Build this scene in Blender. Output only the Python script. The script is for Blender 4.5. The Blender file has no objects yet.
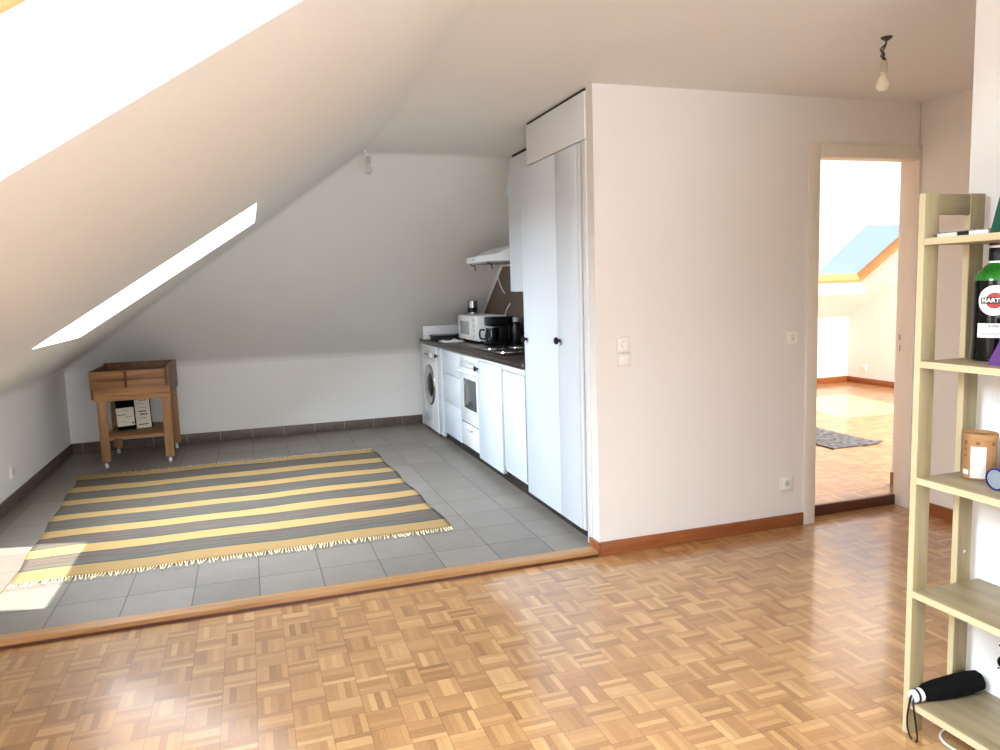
import bpy, bmesh, math, random
from mathutils import Vector, Matrix
random.seed(7)
S = bpy.context.scene
COL = S.collection
PI = math.pi

# ------------------------------------------------------------------ materials
def lin(c):
    r = []
    for v in c:
        v = v / 255.0
        r.append(v / 12.92 if v <= 0.04045 else ((v + 0.055) / 1.055) ** 2.4)
    return (r[0], r[1], r[2], 1.0)

class NT:
    def __init__(s, name):
        s.m = bpy.data.materials.new(name); s.m.use_nodes = True
        s.t = s.m.node_tree; s.n = s.t.nodes; s.l = s.t.links
        s.b = s.n['Principled BSDF']
    def node(s, typ, **kw):
        n = s.n.new(typ)
        for k, v in kw.items(): setattr(n, k, v)
        return n
    def put(s, sock, v):
        if hasattr(v, 'is_linked') or isinstance(v, bpy.types.NodeSocket): s.l.new(v, sock)
        else: sock.default_value = v
    def math(s, op, a, b=None, c=None):
        n = s.node('ShaderNodeMath', operation=op)
        s.put(n.inputs[0], a)
        if b is not None: s.put(n.inputs[1], b)
        if c is not None: s.put(n.inputs[2], c)
        return n.outputs[0]
    def pos(s):
        return s.node('ShaderNodeTexCoord').outputs['Object']
    def geo(s):
        return s.node('ShaderNodeNewGeometry').outputs['Position']
    def sep(s, v):
        n = s.node('ShaderNodeSeparateXYZ'); s.l.new(v, n.inputs[0]); return n.outputs
    def comb(s, x, y, z):
        n = s.node('ShaderNodeCombineXYZ')
        for i, v in enumerate((x, y, z)): s.put(n.inputs[i], v)
        return n.outputs[0]
    def noise(s, vec, scale, detail=3, rough=.55):
        n = s.node('ShaderNodeTexNoise'); s.l.new(vec, n.inputs['Vector'])
        n.inputs['Scale'].default_value = scale; n.inputs['Detail'].default_value = detail
        n.inputs['Roughness'].default_value = rough
        return n.outputs[0]
    def white(s, vec):
        n = s.node('ShaderNodeTexWhiteNoise', noise_dimensions='3D'); s.l.new(vec, n.inputs[0]); return n.outputs[0]
    def ramp(s, f, stops, interp='LINEAR'):
        n = s.node('ShaderNodeValToRGB'); cr = n.color_ramp; cr.interpolation = interp
        while len(cr.elements) < len(stops): cr.elements.new(0.5)
        for e, (p, c) in zip(cr.elements, stops): e.position = p; e.color = c
        s.l.new(f, n.inputs[0]); return n.outputs[0]
    def mix(s, f, a, b, mode='MIX'):
        n = s.node('ShaderNodeMix', data_type='RGBA', blend_type=mode)
        s.put(n.inputs[0], f); s.put(n.inputs[6], a); s.put(n.inputs[7], b); return n.outputs[2]
    def bump(s, h, strength=.1, dist=.002):
        n = s.node('ShaderNodeBump'); n.inputs['Strength'].default_value = strength; n.inputs['Distance'].default_value = dist
        s.l.new(h, n.inputs['Height']); s.l.new(n.outputs[0], s.b.inputs['Normal'])
    def col(s, v): s.put(s.b.inputs['Base Color'], v); return s
    def rough(s, v): s.put(s.b.inputs['Roughness'], v); return s

def plain(name, c, rough=.5, metal=0, spec=.5, var=.04, scale=40, bump=0, coat=0):
    t = NT(name); c = lin(c)
    p = t.pos(); n = t.noise(p, scale, 3)
    d = tuple(max(0, x * (1 - var * 2)) for x in c[:3]) + (1,)
    e = tuple(min(1, x * (1 + var)) for x in c[:3]) + (1,)
    t.col(t.ramp(n, [(.3, d), (.7, e)])); t.rough(rough)
    t.b.inputs['Metallic'].default_value = metal; t.b.inputs['Specular IOR Level'].default_value = spec
    if coat: t.b.inputs['Coat Weight'].default_value = coat
    if bump: t.bump(n, bump, .001)
    return t.m

def plaster(name, c, rough=.85):
    t = NT(name); c = lin(c); p = t.geo()
    n = t.noise(p, 140, 4); n2 = t.noise(p, 1.3, 2)
    t.col(t.ramp(n2, [(.3, tuple(x * .97 for x in c[:3]) + (1,)), (.7, c)])); t.rough(rough)
    t.b.inputs['Specular IOR Level'].default_value = .25
    t.bump(n, .12, .002)
    return t.m

def wood(name, dark, light, axis=0, rough=.45, scale=14, coat=0):
    t = NT(name); p = t.pos()
    mp = t.node('ShaderNodeMapping'); t.l.new(p, mp.inputs[0])
    sc = [1.0, 1.0, 1.0]; sc[axis] = .09
    mp.inputs['Scale'].default_value = sc
    n = t.noise(mp.outputs[0], scale * 3, 5, .6); n2 = t.noise(mp.outputs[0], scale * .7, 2)
    f = t.math('ADD', t.math('MULTIPLY', n, .6), t.math('MULTIPLY', n2, .4))
    t.col(t.ramp(f, [(.32, lin(dark)), (.68, lin(light))])); t.rough(rough)
    t.bump(n, .05, .001)
    return t.m

def mat_parquet(name, hi=1.0):
    t = NT(name); b = .115
    x, y, z = t.sep(t.geo())
    X = t.math('DIVIDE', t.math('ADD', x, 50 * b), b); Y = t.math('DIVIDE', t.math('ADD', y, 60 * b), b)
    i = t.math('FLOOR', X); j = t.math('FLOOR', Y)
    fx = t.math('FRACT', X); fy = t.math('FRACT', Y)
    par = t.math('MODULO', t.math('ADD', i, j), 2.0)          # odd -> fingers along Y
    inv = t.math('SUBTRACT', 1.0, par)
    ac = t.math('ADD', t.math('MULTIPLY', fx, par), t.math('MULTIPLY', fy, inv))
    al = t.math('ADD', t.math('MULTIPLY', Y, par), t.math('MULTIPLY', X, inv))
    q = t.math('MULTIPLY', ac, 5.0); k = t.math('FLOOR', q); fq = t.math('FRACT', q)
    r = t.white(t.comb(i, j, k))
    r2 = t.white(t.comb(j, i, 3.7))
    g = t.noise(t.comb(t.math('MULTIPLY', al, 1.6), t.math('MULTIPLY', q, 3.0), t.math('MULTIPLY', t.math('ADD', i, t.math('MULTIPLY', j, 7.0)), 3.1)), 2.2, 4, .6)
    f = t.math('ADD', t.math('ADD', t.math('MULTIPLY', r, .52), t.math('MULTIPLY', r2, .14)), t.math('MULTIPLY', g, .42))
    c = t.ramp(f, [(.08, lin((126, 86, 48))), (.40, lin((163, 118, 71))), (.66, lin((180, 136, 86))), (.95, lin((204, 166, 114)))])
    e1 = t.math('LESS_THAN', fq, .035)
    ex = t.math('LESS_THAN', t.math('MINIMUM', t.math('MINIMUM', fx, t.math('SUBTRACT', 1.0, fx)), t.math('MINIMUM', fy, t.math('SUBTRACT', 1.0, fy))), .010)
    gap = t.math('MAXIMUM', t.math('MULTIPLY', e1, .35), t.math('MULTIPLY', ex, .55))
    c = t.mix(gap, c, lin((98, 60, 30)))
    t.col(c)
    t.rough(t.math('ADD', .26, t.math('MULTIPLY', g, .14)))
    t.b.inputs['Coat Weight'].default_value = .75; t.b.inputs['Coat Roughness'].default_value = .14; t.b.inputs['Coat IOR'].default_value = 1.9
    t.b.inputs['Specular IOR Level'].default_value = .5
    t.bump(t.math('SUBTRACT', t.math('ADD', t.math('MULTIPLY', r, .25), t.math('MULTIPLY', g, .1)), gap), .22, .0012)
    return t.m

def mat_tiles(name):
    t = NT(name); b = .296
    x, y, z = t.sep(t.geo())
    X = t.math('DIVIDE', t.math('ADD', x, .2175 + 40 * b), b); Y = t.math('DIVIDE', t.math('ADD', y, -.034 + 40 * b), b)
    fx = t.math('FRACT', X); fy = t.math('FRACT', Y)
    d = t.math('MINIMUM', t.math('MINIMUM', fx, t.math('SUBTRACT', 1.0, fx)), t.math('MINIMUM', fy, t.math('SUBTRACT', 1.0, fy)))
    grout = t.math('LESS_THAN', d, .0085)
    r = t.white(t.comb(t.math('FLOOR', X), t.math('FLOOR', Y), 1.3))
    n = t.noise(t.geo(), 9, 4, .65); n3 = t.noise(t.geo(), 120, 3)
    f = t.math('ADD', t.math('ADD', t.math('MULTIPLY', n, .55), t.math('MULTIPLY', r, .22)), t.math('MULTIPLY', n3, .3))
    c = t.ramp(f, [(.25, lin((102, 95, 88))), (.8, lin((136, 128, 120)))])
    t.col(t.mix(grout, c, lin((62, 58, 55)))); t.rough(t.math('ADD', .36, t.math('MULTIPLY', n, .15)))
    t.bump(t.math('SUBTRACT', 1.0, grout), .4, .0015)
    return t.m

def mat_baseTile(name, axis):
    t = NT(name); b = .296; v = t.sep(t.geo())[axis]
    f = t.math('FRACT', t.math('DIVIDE', t.math('ADD', v, .2175 + 40 * b if axis == 0 else -.034 + 40 * b), b))
    g = t.math('LESS_THAN', f, .012)
    n = t.noise(t.geo(), 30, 3)
    c = t.ramp(n, [(.3, lin((84, 72, 64))), (.7, lin((106, 92, 82)))])
    t.col(t.mix(g, c, lin((168, 160, 152)))); t.rough(.45)
    return t.m

def mat_rug(name):
    t = NT(name)
    uv = t.node('ShaderNodeUVMap'); x, y, z = t.sep(uv.outputs[0])
    Ye = (172, 140, 92); Ta = (158, 129, 87)
    gr = (86, 81, 75); dk = (54, 52, 51); re = (132, 82, 74); gn = (70, 80, 68)
    L = 3.10 - .69
    bands = [(.85, 1.07), (1.21, 1.43), (1.57, 1.81), (1.94, 2.18), (2.32, 2.55), (2.71, 2.96)]
    wob = t.math('MULTIPLY', t.math('SUBTRACT', t.noise(t.comb(t.math('MULTIPLY', x, 2.0), y, .0), 6, 2), .5), .006)
    yy = t.math('ADD', y, wob)
    st = [(0, lin(Ta))]
    for a, b2 in bands:
        st.append(((a - .69) / L, lin(gr))); st.append(((b2 - .69) / L, lin(Ye)))
    c = t.ramp(yy, st, 'CONSTANT')
    # mask of the grey bands
    ms = [(0, (0, 0, 0, 1))]
    for a, b2 in bands:
        ms.append(((a - .69) / L, (1, 1, 1, 1))); ms.append(((b2 - .69) / L, (0, 0, 0, 1)))
    m = t.ramp(yy, ms, 'CONSTANT')
    v = t.math('MULTIPLY', y, L)
    line = t.noise(t.comb(t.math('MULTIPLY', x, .7), t.math('MULTIPLY', v, 26.0), .0), 4.0, 3, .7)
    lc = t.ramp(line, [(.30, lin(dk)), (.44, lin(gr)), (.56, lin((106, 100, 92))), (.62, lin(gn)), (.66, lin((90, 85, 77))), (.8, lin(dk))])
    c = t.mix(m, c, lc)
    # a red-brown thread line and green borders inside every grey band
    rs = [(0, (0, 0, 0, 1))]
    for k, (a, b2) in enumerate(bands):
        mid = (a + b2) / 2
        for o, w in ((0.0, .012), (.055, .006)):
            rs.append(((mid + o - .69) / L, (1, 1, 1, 1))); rs.append(((mid + o + w - .69) / L, (0, 0, 0, 1)))
    c = t.mix(t.math('MULTIPLY', t.ramp(yy, rs, 'CONSTANT'), .65), c, lin(re))
    gs = [(0, (0, 0, 0, 1))]
    for a, b2 in bands:
        for o in (a + .006, b2 - .016):
            gs.append(((o - .69) / L, (1, 1, 1, 1))); gs.append(((o + .009 - .69) / L, (0, 0, 0, 1)))
    c = t.mix(t.math('MULTIPLY', t.ramp(yy, gs, 'CONSTANT'), .75), c, lin((62, 72, 58)))
    w = t.noise(t.comb(t.math('MULTIPLY', x, 260.0), t.math('MULTIPLY', v, 60.0), .0), 2.0, 2)
    c = t.mix(t.math('MULTIPLY', w, .25), c, (.02, .02, .015, 1))
    t.col(c); t.rough(.95); t.b.inputs['Specular IOR Level'].default_value = .1
    t.bump(w, .4, .003)
    return t.m

def mat_glass(name, tint=(1, 1, 1, 1), refl=.12):
    t = NT(name)
    tr = t.node('ShaderNodeBsdfTransparent'); tr.inputs[0].default_value = tint
    gl = t.node('ShaderNodeBsdfGlossy'); gl.inputs['Roughness'].default_value = .02
    mx = t.node('ShaderNodeMixShader'); mx.inputs[0].default_value = refl
    t.l.new(tr.outputs[0], mx.inputs[1]); t.l.new(gl.outputs[0], mx.inputs[2])
    t.l.new(mx.outputs[0], t.n['Material Output'].inputs[0])
    return t.m

M = {}
M['wall'] = plaster('wall_plaster', (228, 224, 219))
M['ceil'] = plaster('ceiling_plaster', (224, 223, 221))
M['wall_cool'] = plaster('wall_plaster_cool', (232, 232, 230))
M['parquet'] = mat_parquet('mosaic_parquet')
M['parquet2'] = mat_parquet('mosaic_parquet_far')
M['tiles'] = mat_tiles('grey_floor_tiles')
M['btx'] = mat_baseTile('skirting_tiles_back', 0)
M['bty'] = mat_baseTile('skirting_tiles_left', 1)
M['base'] = wood('brown_baseboard_wood', (122, 66, 34), (160, 94, 52), 0, .35)
M['basey'] = wood('brown_baseboard_wood_side', (122, 66, 34), (160, 94, 52), 1, .35)
M['riser'] = wood('dark_step_wood', (72, 38, 22), (98, 54, 32), 0, .35)
M['thresh'] = wood('oak_threshold_wood', (150, 106, 62), (188, 144, 98), 0, .3)
M['casing'] = plain('door_casing_paint', (226, 218, 206), .45, var=.01)
M['white'] = plain('white_lacquer', (224, 227, 230), .35, var=.008)
M['whitec'] = plain('white_cabinet_front', (212, 220, 228), .32, var=.006)
M['enamel'] = plain('white_enamel', (232, 236, 238), .25, var=.006)
M['offwhite'] = plain('offwhite_plastic', (228, 222, 212), .4, var=.01)
M['wplastic'] = plain('white_plastic', (238, 236, 232), .35, var=.01)
M['black'] = plain('black_plastic', (9, 9, 10), .35, spec=.3)
M['gap'] = plain('dark_gap', (26, 24, 23), .8)
M['plinth'] = plain('dark_plinth', (34, 30, 28), .55)
M['counter'] = wood('dark_brown_worktop', (40, 31, 27), (60, 48, 42), 1, .3)
M['splash'] = plain('brown_backsplash', (92, 74, 64), .35, var=.08, scale=25)
M['steel'] = plain('brushed_steel', (190, 190, 188), .25, metal=1)
M['chrome'] = plain('chrome', (225, 225, 225), .12, metal=1, var=.01)
M['iron'] = plain('cast_iron', (24, 23, 23), .5)
M['darkglass'] = plain('dark_glass', (30, 32, 34), .08, var=.02)
M['ovenglass'] = plain('oven_glass', (84, 86, 88), .12, var=.05)
M['mwglass'] = plain('microwave_window', (176, 180, 180), .2, var=.1)
M['grey'] = plain('grey_plastic', (150, 152, 152), .4)
M['lgrey'] = plain('light_grey_plastic', (205, 208, 208), .4)
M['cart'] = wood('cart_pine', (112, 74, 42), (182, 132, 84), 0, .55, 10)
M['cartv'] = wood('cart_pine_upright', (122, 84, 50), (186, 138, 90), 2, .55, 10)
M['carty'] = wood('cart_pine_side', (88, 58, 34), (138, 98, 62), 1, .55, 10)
M['cartknot'] = plain('cart_wood_knot', (88, 46, 22), .6)
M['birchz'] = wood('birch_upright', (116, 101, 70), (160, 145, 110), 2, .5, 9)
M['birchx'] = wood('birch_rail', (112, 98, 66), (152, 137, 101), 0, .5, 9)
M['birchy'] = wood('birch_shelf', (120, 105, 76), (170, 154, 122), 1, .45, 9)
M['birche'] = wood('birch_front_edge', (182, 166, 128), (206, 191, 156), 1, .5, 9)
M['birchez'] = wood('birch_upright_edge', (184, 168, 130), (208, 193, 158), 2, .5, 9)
M['frame'] = wood('pine_window_frame', (196, 136, 76), (228, 172, 106), 0, .35)
M['framey'] = wood('pine_window_frame_side', (196, 136, 76), (228, 172, 106), 1, .35)
M['rug'] = mat_rug('striped_rug_weave')
M['fringe'] = plain('rug_fringe_cotton', (226, 212, 176), .9)
M['darkrug'] = plain('charcoal_rug', (104, 106, 112), .95, var=.45, scale=26, bump=.5)
M['paper'] = plain('cream_paper', (226, 220, 204), .8, var=.03)
M['ink'] = plain('black_ink', (22, 20, 20), .7)
M['fabric'] = plain('black_fabric', (7, 7, 8), .95, spec=.15, var=.3, scale=80, bump=.3)
M['kraft'] = plain('kraft_cardboard', (160, 116, 72), .7, var=.06)
M['kraftd'] = plain('dark_kraft_print', (104, 72, 44), .7)
M['speckle'] = plain('speckled_label', (214, 211, 206), .6, var=.10, scale=260)
M['blue'] = plain('dark_blue_plastic', (22, 30, 110), .22)
M['bluegrey'] = plain('grey_translucent_plastic', (132, 140, 150), .3)
M['purple'] = plain('purple_card', (92, 52, 118), .45)
M['green'] = plain('dark_green_cover', (12, 72, 56), .4)
M['cream'] = plain('cream_card', (222, 204, 178), .7)
M['bottle'] = plain('black_green_bottle_glass', (8, 9, 9), .12, spec=.35, var=.1)
M['bottlegreen'] = plain('green_bottle_glass', (40, 112, 36), .12, var=.15)
M['cap'] = plain('dark_red_cap', (78, 26, 24), .35)
M['lwhite'] = plain('white_label', (236, 232, 228), .5, var=.02)
M['lred'] = plain('red_label', (150, 40, 34), .5)
M['bulb'] = plain('frosted_bulb_glass', (232, 224, 206), .12, var=.01)
M['clear'] = mat_glass('clear_bulb_glass', (.93, .93, .92, 1), .16)
M['pane'] = mat_glass('window_pane', (.97, .985, 1, 1), .06)
M['wire'] = plain('dark_wire', (48, 38, 32), .5)
M['ceram'] = plain('lamp_holder_ceramic', (196, 186, 166), .4)
M['cable'] = plain('white_cable', (236, 234, 228), .4)
M['mag'] = plain('magazine_cover', (150, 144, 136), .5, var=.5, scale=60)

# ------------------------------------------------------------------ mesh helpers
class B:
    """collects shapes given in world coordinates"""
    def __init__(s): s.bm = bmesh.new()
    def _merge(s, o, mtx=None):
        me = bpy.data.meshes.new('tmp'); o.to_mesh(me); o.free()
        if mtx is not None: me.transform(mtx)
        s.bm.from_mesh(me); bpy.data.meshes.remove(me)
    def box(s, x0, x1, y0, y1, z0, z1, bev=0, seg=2, mtx=None):
        o = bmesh.new()
        bmesh.ops.create_cube(o, size=1)
        for v in o.verts:
            v.co = Vector((x0 + (v.co.x + .5) * (x1 - x0), y0 + (v.co.y + .5) * (y1 - y0), z0 + (v.co.z + .5) * (z1 - z0)))
        if bev: bmesh.ops.bevel(o, geom=o.edges[:], offset=bev, segments=seg, profile=.5, affect='EDGES')
        s._merge(o, mtx); return s
    def cyl(s, p0, p1, r0, r1=None, n=24, bev=0):
        p0, p1 = Vector(p0), Vector(p1); r1 = r0 if r1 is None else r1
        d = p1 - p0; L = d.length
        prof = [(0, 0), (r0, 0), (r1, L), (0, L)]
        if bev: prof = [(0, 0), (r0 - bev, 0), (r0 - bev * .3, bev * .3), (r0, bev), (r1, L - bev), (r1 - bev * .3, L - bev * .3), (r1 - bev, L), (0, L)]
        return s.lathe(prof, p0, d, n)
    def lathe(s, prof, org, axis=(0, 0, 1), n=28):
        o = bmesh.new(); q = Vector((0, 0, 1)).rotation_difference(Vector(axis).normalized()).to_matrix().to_4x4()
        rings = []
        for r, h in prof:
            if r <= 1e-6: rings.append([o.verts.new((0, 0, h))])
            else: rings.append([o.verts.new((r * math.cos(2 * PI * i / n), r * math.sin(2 * PI * i / n), h)) for i in range(n)])
        for a, b in zip(rings, rings[1:]):
            for i in range(n):
                j = (i + 1) % n
                if len(a) == 1 and len(b) == 1: continue
                if len(a) == 1: o.faces.new((a[0], b[j], b[i]))
                elif len(b) == 1: o.faces.new((a[i], a[j], b[0]))
                else: o.faces.new((a[i], a[j], b[j], b[i]))
        bmesh.ops.recalc_face_normals(o, faces=o.faces[:])
        s._merge(o, Matrix.Translation(Vector(org)) @ q); return s
    def prism(s, pts, vec):
        """planar polygon pts extruded by vec"""
        o = bmesh.new(); vec = Vector(vec)
        a = [o.verts.new(Vector(p)) for p in pts]; b = [o.verts.new(Vector(p) + vec) for p in pts]
        o.faces.new(a); o.faces.new(list(reversed(b)))
        for i in range(len(a)):
            j = (i + 1) % len(a); o.faces.new((a[j], a[i], b[i], b[j]))
        bmesh.ops.recalc_face_normals(o, faces=o.faces[:]); s._merge(o); return s
    def tube(s, pts, r, n=8, closed=False):
        o = bmesh.new(); P = [Vector(p) for p in pts]; rings = []
        up = Vector((.123, .456, .88))
        N = len(P)
        for i, p in enumerate(P):
            if closed: d = (P[(i + 1) % N] - P[i - 1])
            else: d = P[min(i + 1, N - 1)] - P[max(i - 1, 0)]
            d.normalize(); a = d.cross(up)
            if a.length < 1e-4: a = d.cross(Vector((1, 0, 0)))
            a.normalize(); b = d.cross(a); up = b.cross(d) if False else up
            rings.append([o.verts.new(p + r * (math.cos(2 * PI * k / n) * a + math.sin(2 * PI * k / n) * b)) for k in range(n)])
        rng = range(N if closed else N - 1)
        for i in rng:
            A, C = rings[i], rings[(i + 1) % N]
            for k in range(n): o.faces.new((A[k], A[(k + 1) % n], C[(k + 1) % n], C[k]))
        if not closed: o.faces.new(list(reversed(rings[0]))); o.faces.new(rings[-1])
        bmesh.ops.recalc_face_normals(o, faces=o.faces[:]); s._merge(o); return s
    def quad(s, pts):
        s.bm.faces.new([s.bm.verts.new(Vector(p)) for p in pts]); return s
    def done(s, name, mat, parent=None, smooth=True, origin=None):
        me = bpy.data.meshes.new(name); s.bm.to_mesh(me); s.bm.free()
        off = Vector((0, 0, 0)); p = parent
        if parent is not None:
            q = parent
            while q is not None: off += q.location; q = q.parent
        elif origin is not None: off = Vector(origin)
        me.transform(Matrix.Translation(-off))
        if smooth:
            for f in me.polygons: f.use_smooth = True
            me.set_sharp_from_angle(angle=math.radians(35))
        me.materials.append(mat)
        o = bpy.data.objects.new(name, me); COL.objects.link(o)
        if parent is not None: o.parent = parent
        elif origin is not None: o.location = off
        return o

def spline(pts, sub=8):
    P = [Vector(p) for p in pts]; out = []
    for i in range(len(P) - 1):
        p0, p1, p2, p3 = P[max(i - 1, 0)], P[i], P[i + 1], P[min(i + 2, len(P) - 1)]
        for k in range(sub):
            t = k / sub
            out.append(.5 * ((2 * p1) + (-p0 + p2) * t + (2 * p0 - 5 * p1 + 4 * p2 - p3) * t * t + (-p0 + 3 * p1 - 3 * p2 + p3) * t ** 3))
    out.append(P[-1]); return out

def tag(o, label, cat, group=None, kind=None):
    if label: o['label'] = label
    if cat: o['category'] = cat
    if group: o['group'] = group
    if kind: o['kind'] = kind
    return o
def thing(name, label, cat, loc, group=None):
    o = bpy.data.objects.new(name, None); COL.objects.link(o); o.location = loc; o.empty_display_size = .1
    return tag(o, label, cat, group)
def struct(o, label=None, cat=None):
    o['kind'] = 'structure'
    return tag(o, label, cat)
def copy_tree(o, parent=None):
    c = o.copy(); COL.objects.link(c)
    if parent is not None: c.parent = parent
    for ch in list(o.children): copy_tree(ch, c)
    return c

# ------------------------------------------------------------------ dimensions
H = 2.388; XL = -3.27; YB = 4.2; ZK = .81; XC = -.836; YC = 1.995; ZT = .025
XR = 2.0823; YR = -5.3; XW = .56          # XW kitchen right wall
TH = math.atan2(H - ZK, XC - XL)           # left roof slope
EU = Vector((math.cos(TH), 0, math.sin(TH))); EN = Vector((-math.sin(TH), 0, math.cos(TH)))
def onL(x, y, n=0): return Vector((x, y, ZK + (x - XL) * math.tan(TH))) + EN * n

# ------------------------------------------------------------------ shell
struct(B().box(XL - .2, XR + .2, YR - .2, .101, -.2, 0).done('floor', M['parquet'], smooth=False), 'oak mosaic parquet floor of the living area', 'floor')
struct(B().box(XL - .2, XW + .1, .0, YB + .2, -.2, ZT).done('floor_kitchen', M['tiles'], smooth=False), 'grey square tile floor of the kitchen nook', 'floor')
ZF2 = .06; X2 = 5.687; Y2 = 4.342; XI = .72
struct(B().box(XI - .06, X2 + .2, .1, Y2 + .2, -.2, ZF2).done('floor_next_room', M['parquet2'], smooth=False), 'pale parquet floor of the bright room behind the doorway', 'floor')

struct(B().box(XL - .15, XL, YR, YB + .15, -.1, .765).done('wall_left', M['wall_cool'], smooth=False), 'low white knee wall on the left', 'wall')
struct(B().box(XL, XW + .1, YB, YB + .15, -.1, .765).done('wall_back', M['wall_cool'], smooth=False), 'low white knee wall at the back of the kitchen', 'wall')
struct(B().prism([(XW, .12, -.1), (XW, YB + .15, -.1), (XW, YB + .15, ZK - .05), (XW, YC, H + .05), (XW, .12, H + .05)], (XI - XW, 0, 0)).done('wall_kitchen_right', M['wall'], smooth=False), 'white wall behind the kitchen units', 'wall')
struct(B().box(XL - .15, XR + .2, YR - .15, YR, -.1, H + .1).done('wall_rear', M['wall'], smooth=False), 'white wall behind the viewer', 'wall')
struct(B().box(XR, XR + .15, YR, .12, -.1, H + .1).done('wall_right', M['wall'], smooth=False), 'white wall right of the doorway', 'wall')
DX0, DX1, DZ = 1.366, 2.064, 2.068          # clear door opening
b = B().box(0, DX0 - .028, 0, .076, -.02, H + .03).box(DX0 - .028, DX1 + .012, 0, .076, DZ + .02, H + .03)
b.box(.57, DX0 - .028, .076, .12, -.02, H + .03)
struct(b.done('wall_partition', M['wall'], smooth=False), 'white wall between kitchen units and doorway', 'wall')
struct(B().box(.45, XR, YR, -1.69, -.02, H + .03).done('wall_pillar', M['wall_cool'], smooth=False), 'white wall end behind the wooden shelf', 'wall')

# ceiling: flat part, left roof slope, back roof slope, soft creases, two skylight holes
bm = bmesh.new()
V = lambda *p: bm.verts.new(p)
zl = .765
a0, a1, a2, a3 = V(XL, YR - .1, ZK), V(XL, YB, ZK), V(XC, YC, H), V(XC, YR - .1, H)
b1, b2 = V(XW + .1, YB, ZK), V(XW + .1, YC, H)
c0 = V(XW + .1, YR - .1, H); d0, d1, d2 = V(XR + .15, YR - .1, H), V(XR + .15, .1, H), V(XW + .1, .1, H)
k0, k1, k2 = V(XL, YR - .1, zl), V(XL, YB, zl), V(XW + .1, YB, zl)
F = [(a0, a3, a2, a1), (a1, a2, b2, b1), (a3, c0, d2, b2, a2), (c0, d0, d1, d2), (k0, a0, a1, k1), (k1, a1, b1, k2)]
for f in F: bm.faces.new(f)
bm.normal_update()
cen = Vector((-1, 0, .9))
for f in bm.faces:
    if f.normal.dot(cen - f.calc_center_median()) < 0: f.normal_flip()
pairs = [(a1, a2), (a3, a2), (a2, b2), (a0, a1), (a1, b1)]
ed = [e for e in bm.edges if any(set(e.verts) == set(p) for p in pairs)]
bmesh.ops.bevel(bm, geom=ed, offset=.04, segments=4, profile=.5, affect='EDGES')
me = bpy.data.meshes.new('ceiling'); bm.to_mesh(me); bm.free()
ce = bpy.data.objects.new('ceiling', me); COL.objects.link(ce)
md = ce.modifiers.new('s', 'SOLIDIFY'); md.thickness = .31; md.offset = -1; md.use_even_offset = True
def slope_box(x0, x1, y0, y1, n0, n1):
    p = [onL(x0, y0, n0), onL(x1, y0, n0), onL(x1, y1, n0), onL(x0, y1, n0)]
    return p, EN * (n1 - n0)
W1 = (-2.58, -1.44, -3.12, -2.005); W2 = (-2.705, -1.58, .86, 2.03)
cut = []
for (x0, x1, y0, y1) in (W1, W2):
    p, v = slope_box(x0, x1, y0, y1, -.3, .6)
    c = B().prism(p, v).done('cutter', M['ceil'], smooth=False); cut.append(c)
    md = ce.modifiers.new('b', 'BOOLEAN'); md.operation = 'DIFFERENCE'; md.object = c; md.solver = 'EXACT'
bpy.context.view_layer.update()
dg = bpy.context.evaluated_depsgraph_get()
nm = bpy.data.meshes.new_from_object(ce.evaluated_get(dg))
ce.modifiers.clear(); ce.data = nm; nm.name = 'ceiling'
for c in cut: bpy.data.objects.remove(c)
for f in nm.polygons: f.use_smooth = True
nm.set_sharp_from_angle(angle=math.radians(28))
nm.materials.clear(); nm.materials.append(M['ceil'])
struct(ce, 'white sloped attic ceiling with soft creases and two roof window openings', 'ceiling')

def skylight(name, x0, x1, y0, y1, label):
    r = thing(name, label, 'skylight', onL(x0, (y0 + y1) / 2, .17)); r['kind'] = 'structure'
    b = B(); w = .07; n0, n1 = .207, .30
    for (p0, p1, q0, q1) in ((x0, x1, y0, y0 + w), (x0, x1, y1 - w, y1), (x0, x0 + w * .84, y0 + w, y1 - w), (x1 - w * .84, x1, y0 + w, y1 - w)):
        p, v = slope_box(p0, p1, q0, q1, n0, n1); b.prism(p, v)
    b.done('window_frame', M['frame'], r, smooth=False)
    p, v = slope_box(x0 + w * .84, x1 - w * .84, y0 + w, y1 - w, .262, .268)
    B().prism(p, v).done('pane', M['pane'], r, smooth=False)
    return r
skylight('window_1', *W1, 'large roof window in the slope at top left, wooden frame at its edge')
skylight('window_2', *W2, 'narrow looking roof window in the left slope above the striped rug')

# next room: walls, slope with its own roof window
b2s = .66; zk2 = 1.209 - .66 * (4.342 - 3.882)
def onB(x, y, n=0):
    nv = Vector((0, b2s, 1)).normalized(); return Vector((x, y, zk2 + (Y2 - y) * b2s)) + nv * n
H2 = 2.46; yc2 = Y2 - (H2 - zk2) / b2s
struct(B().box(XI - .1, X2, Y2, Y2 + .15, -.05, zk2).done('wall_far', M['wall'], smooth=False), 'low white back wall of the bright next room', 'wall')
struct(B().prism([(X2, .12, -.05), (X2, Y2 + .15, -.05), (X2, Y2 + .15, zk2 - .04), (X2, yc2, H2 + .05), (X2, .12, H2 + .05)], (.15, 0, 0)).done('wall_far_right', M['wall'], smooth=False), 'white right wall of the bright next room', 'wall')
struct(B().box(2.265, X2, .12, .31, -.05, H2).done('wall_far_return', M['wall'], smooth=False), 'white wall edge just behind the door jamb', 'wall')
bm = bmesh.new()
p = [onB(XI - .1, Y2), onB(X2 + .1, Y2), onB(X2 + .1, yc2), onB(XI - .1, yc2), Vector((X2 + .1, .1, H2)), Vector((XI - .1, .1, H2))]
v = [bm.verts.new(q) for q in p]
bm.faces.new((v[0], v[1], v[2], v[3])); bm.faces.new((v[3], v[2], v[4], v[5]))
bm.normal_update()
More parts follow.
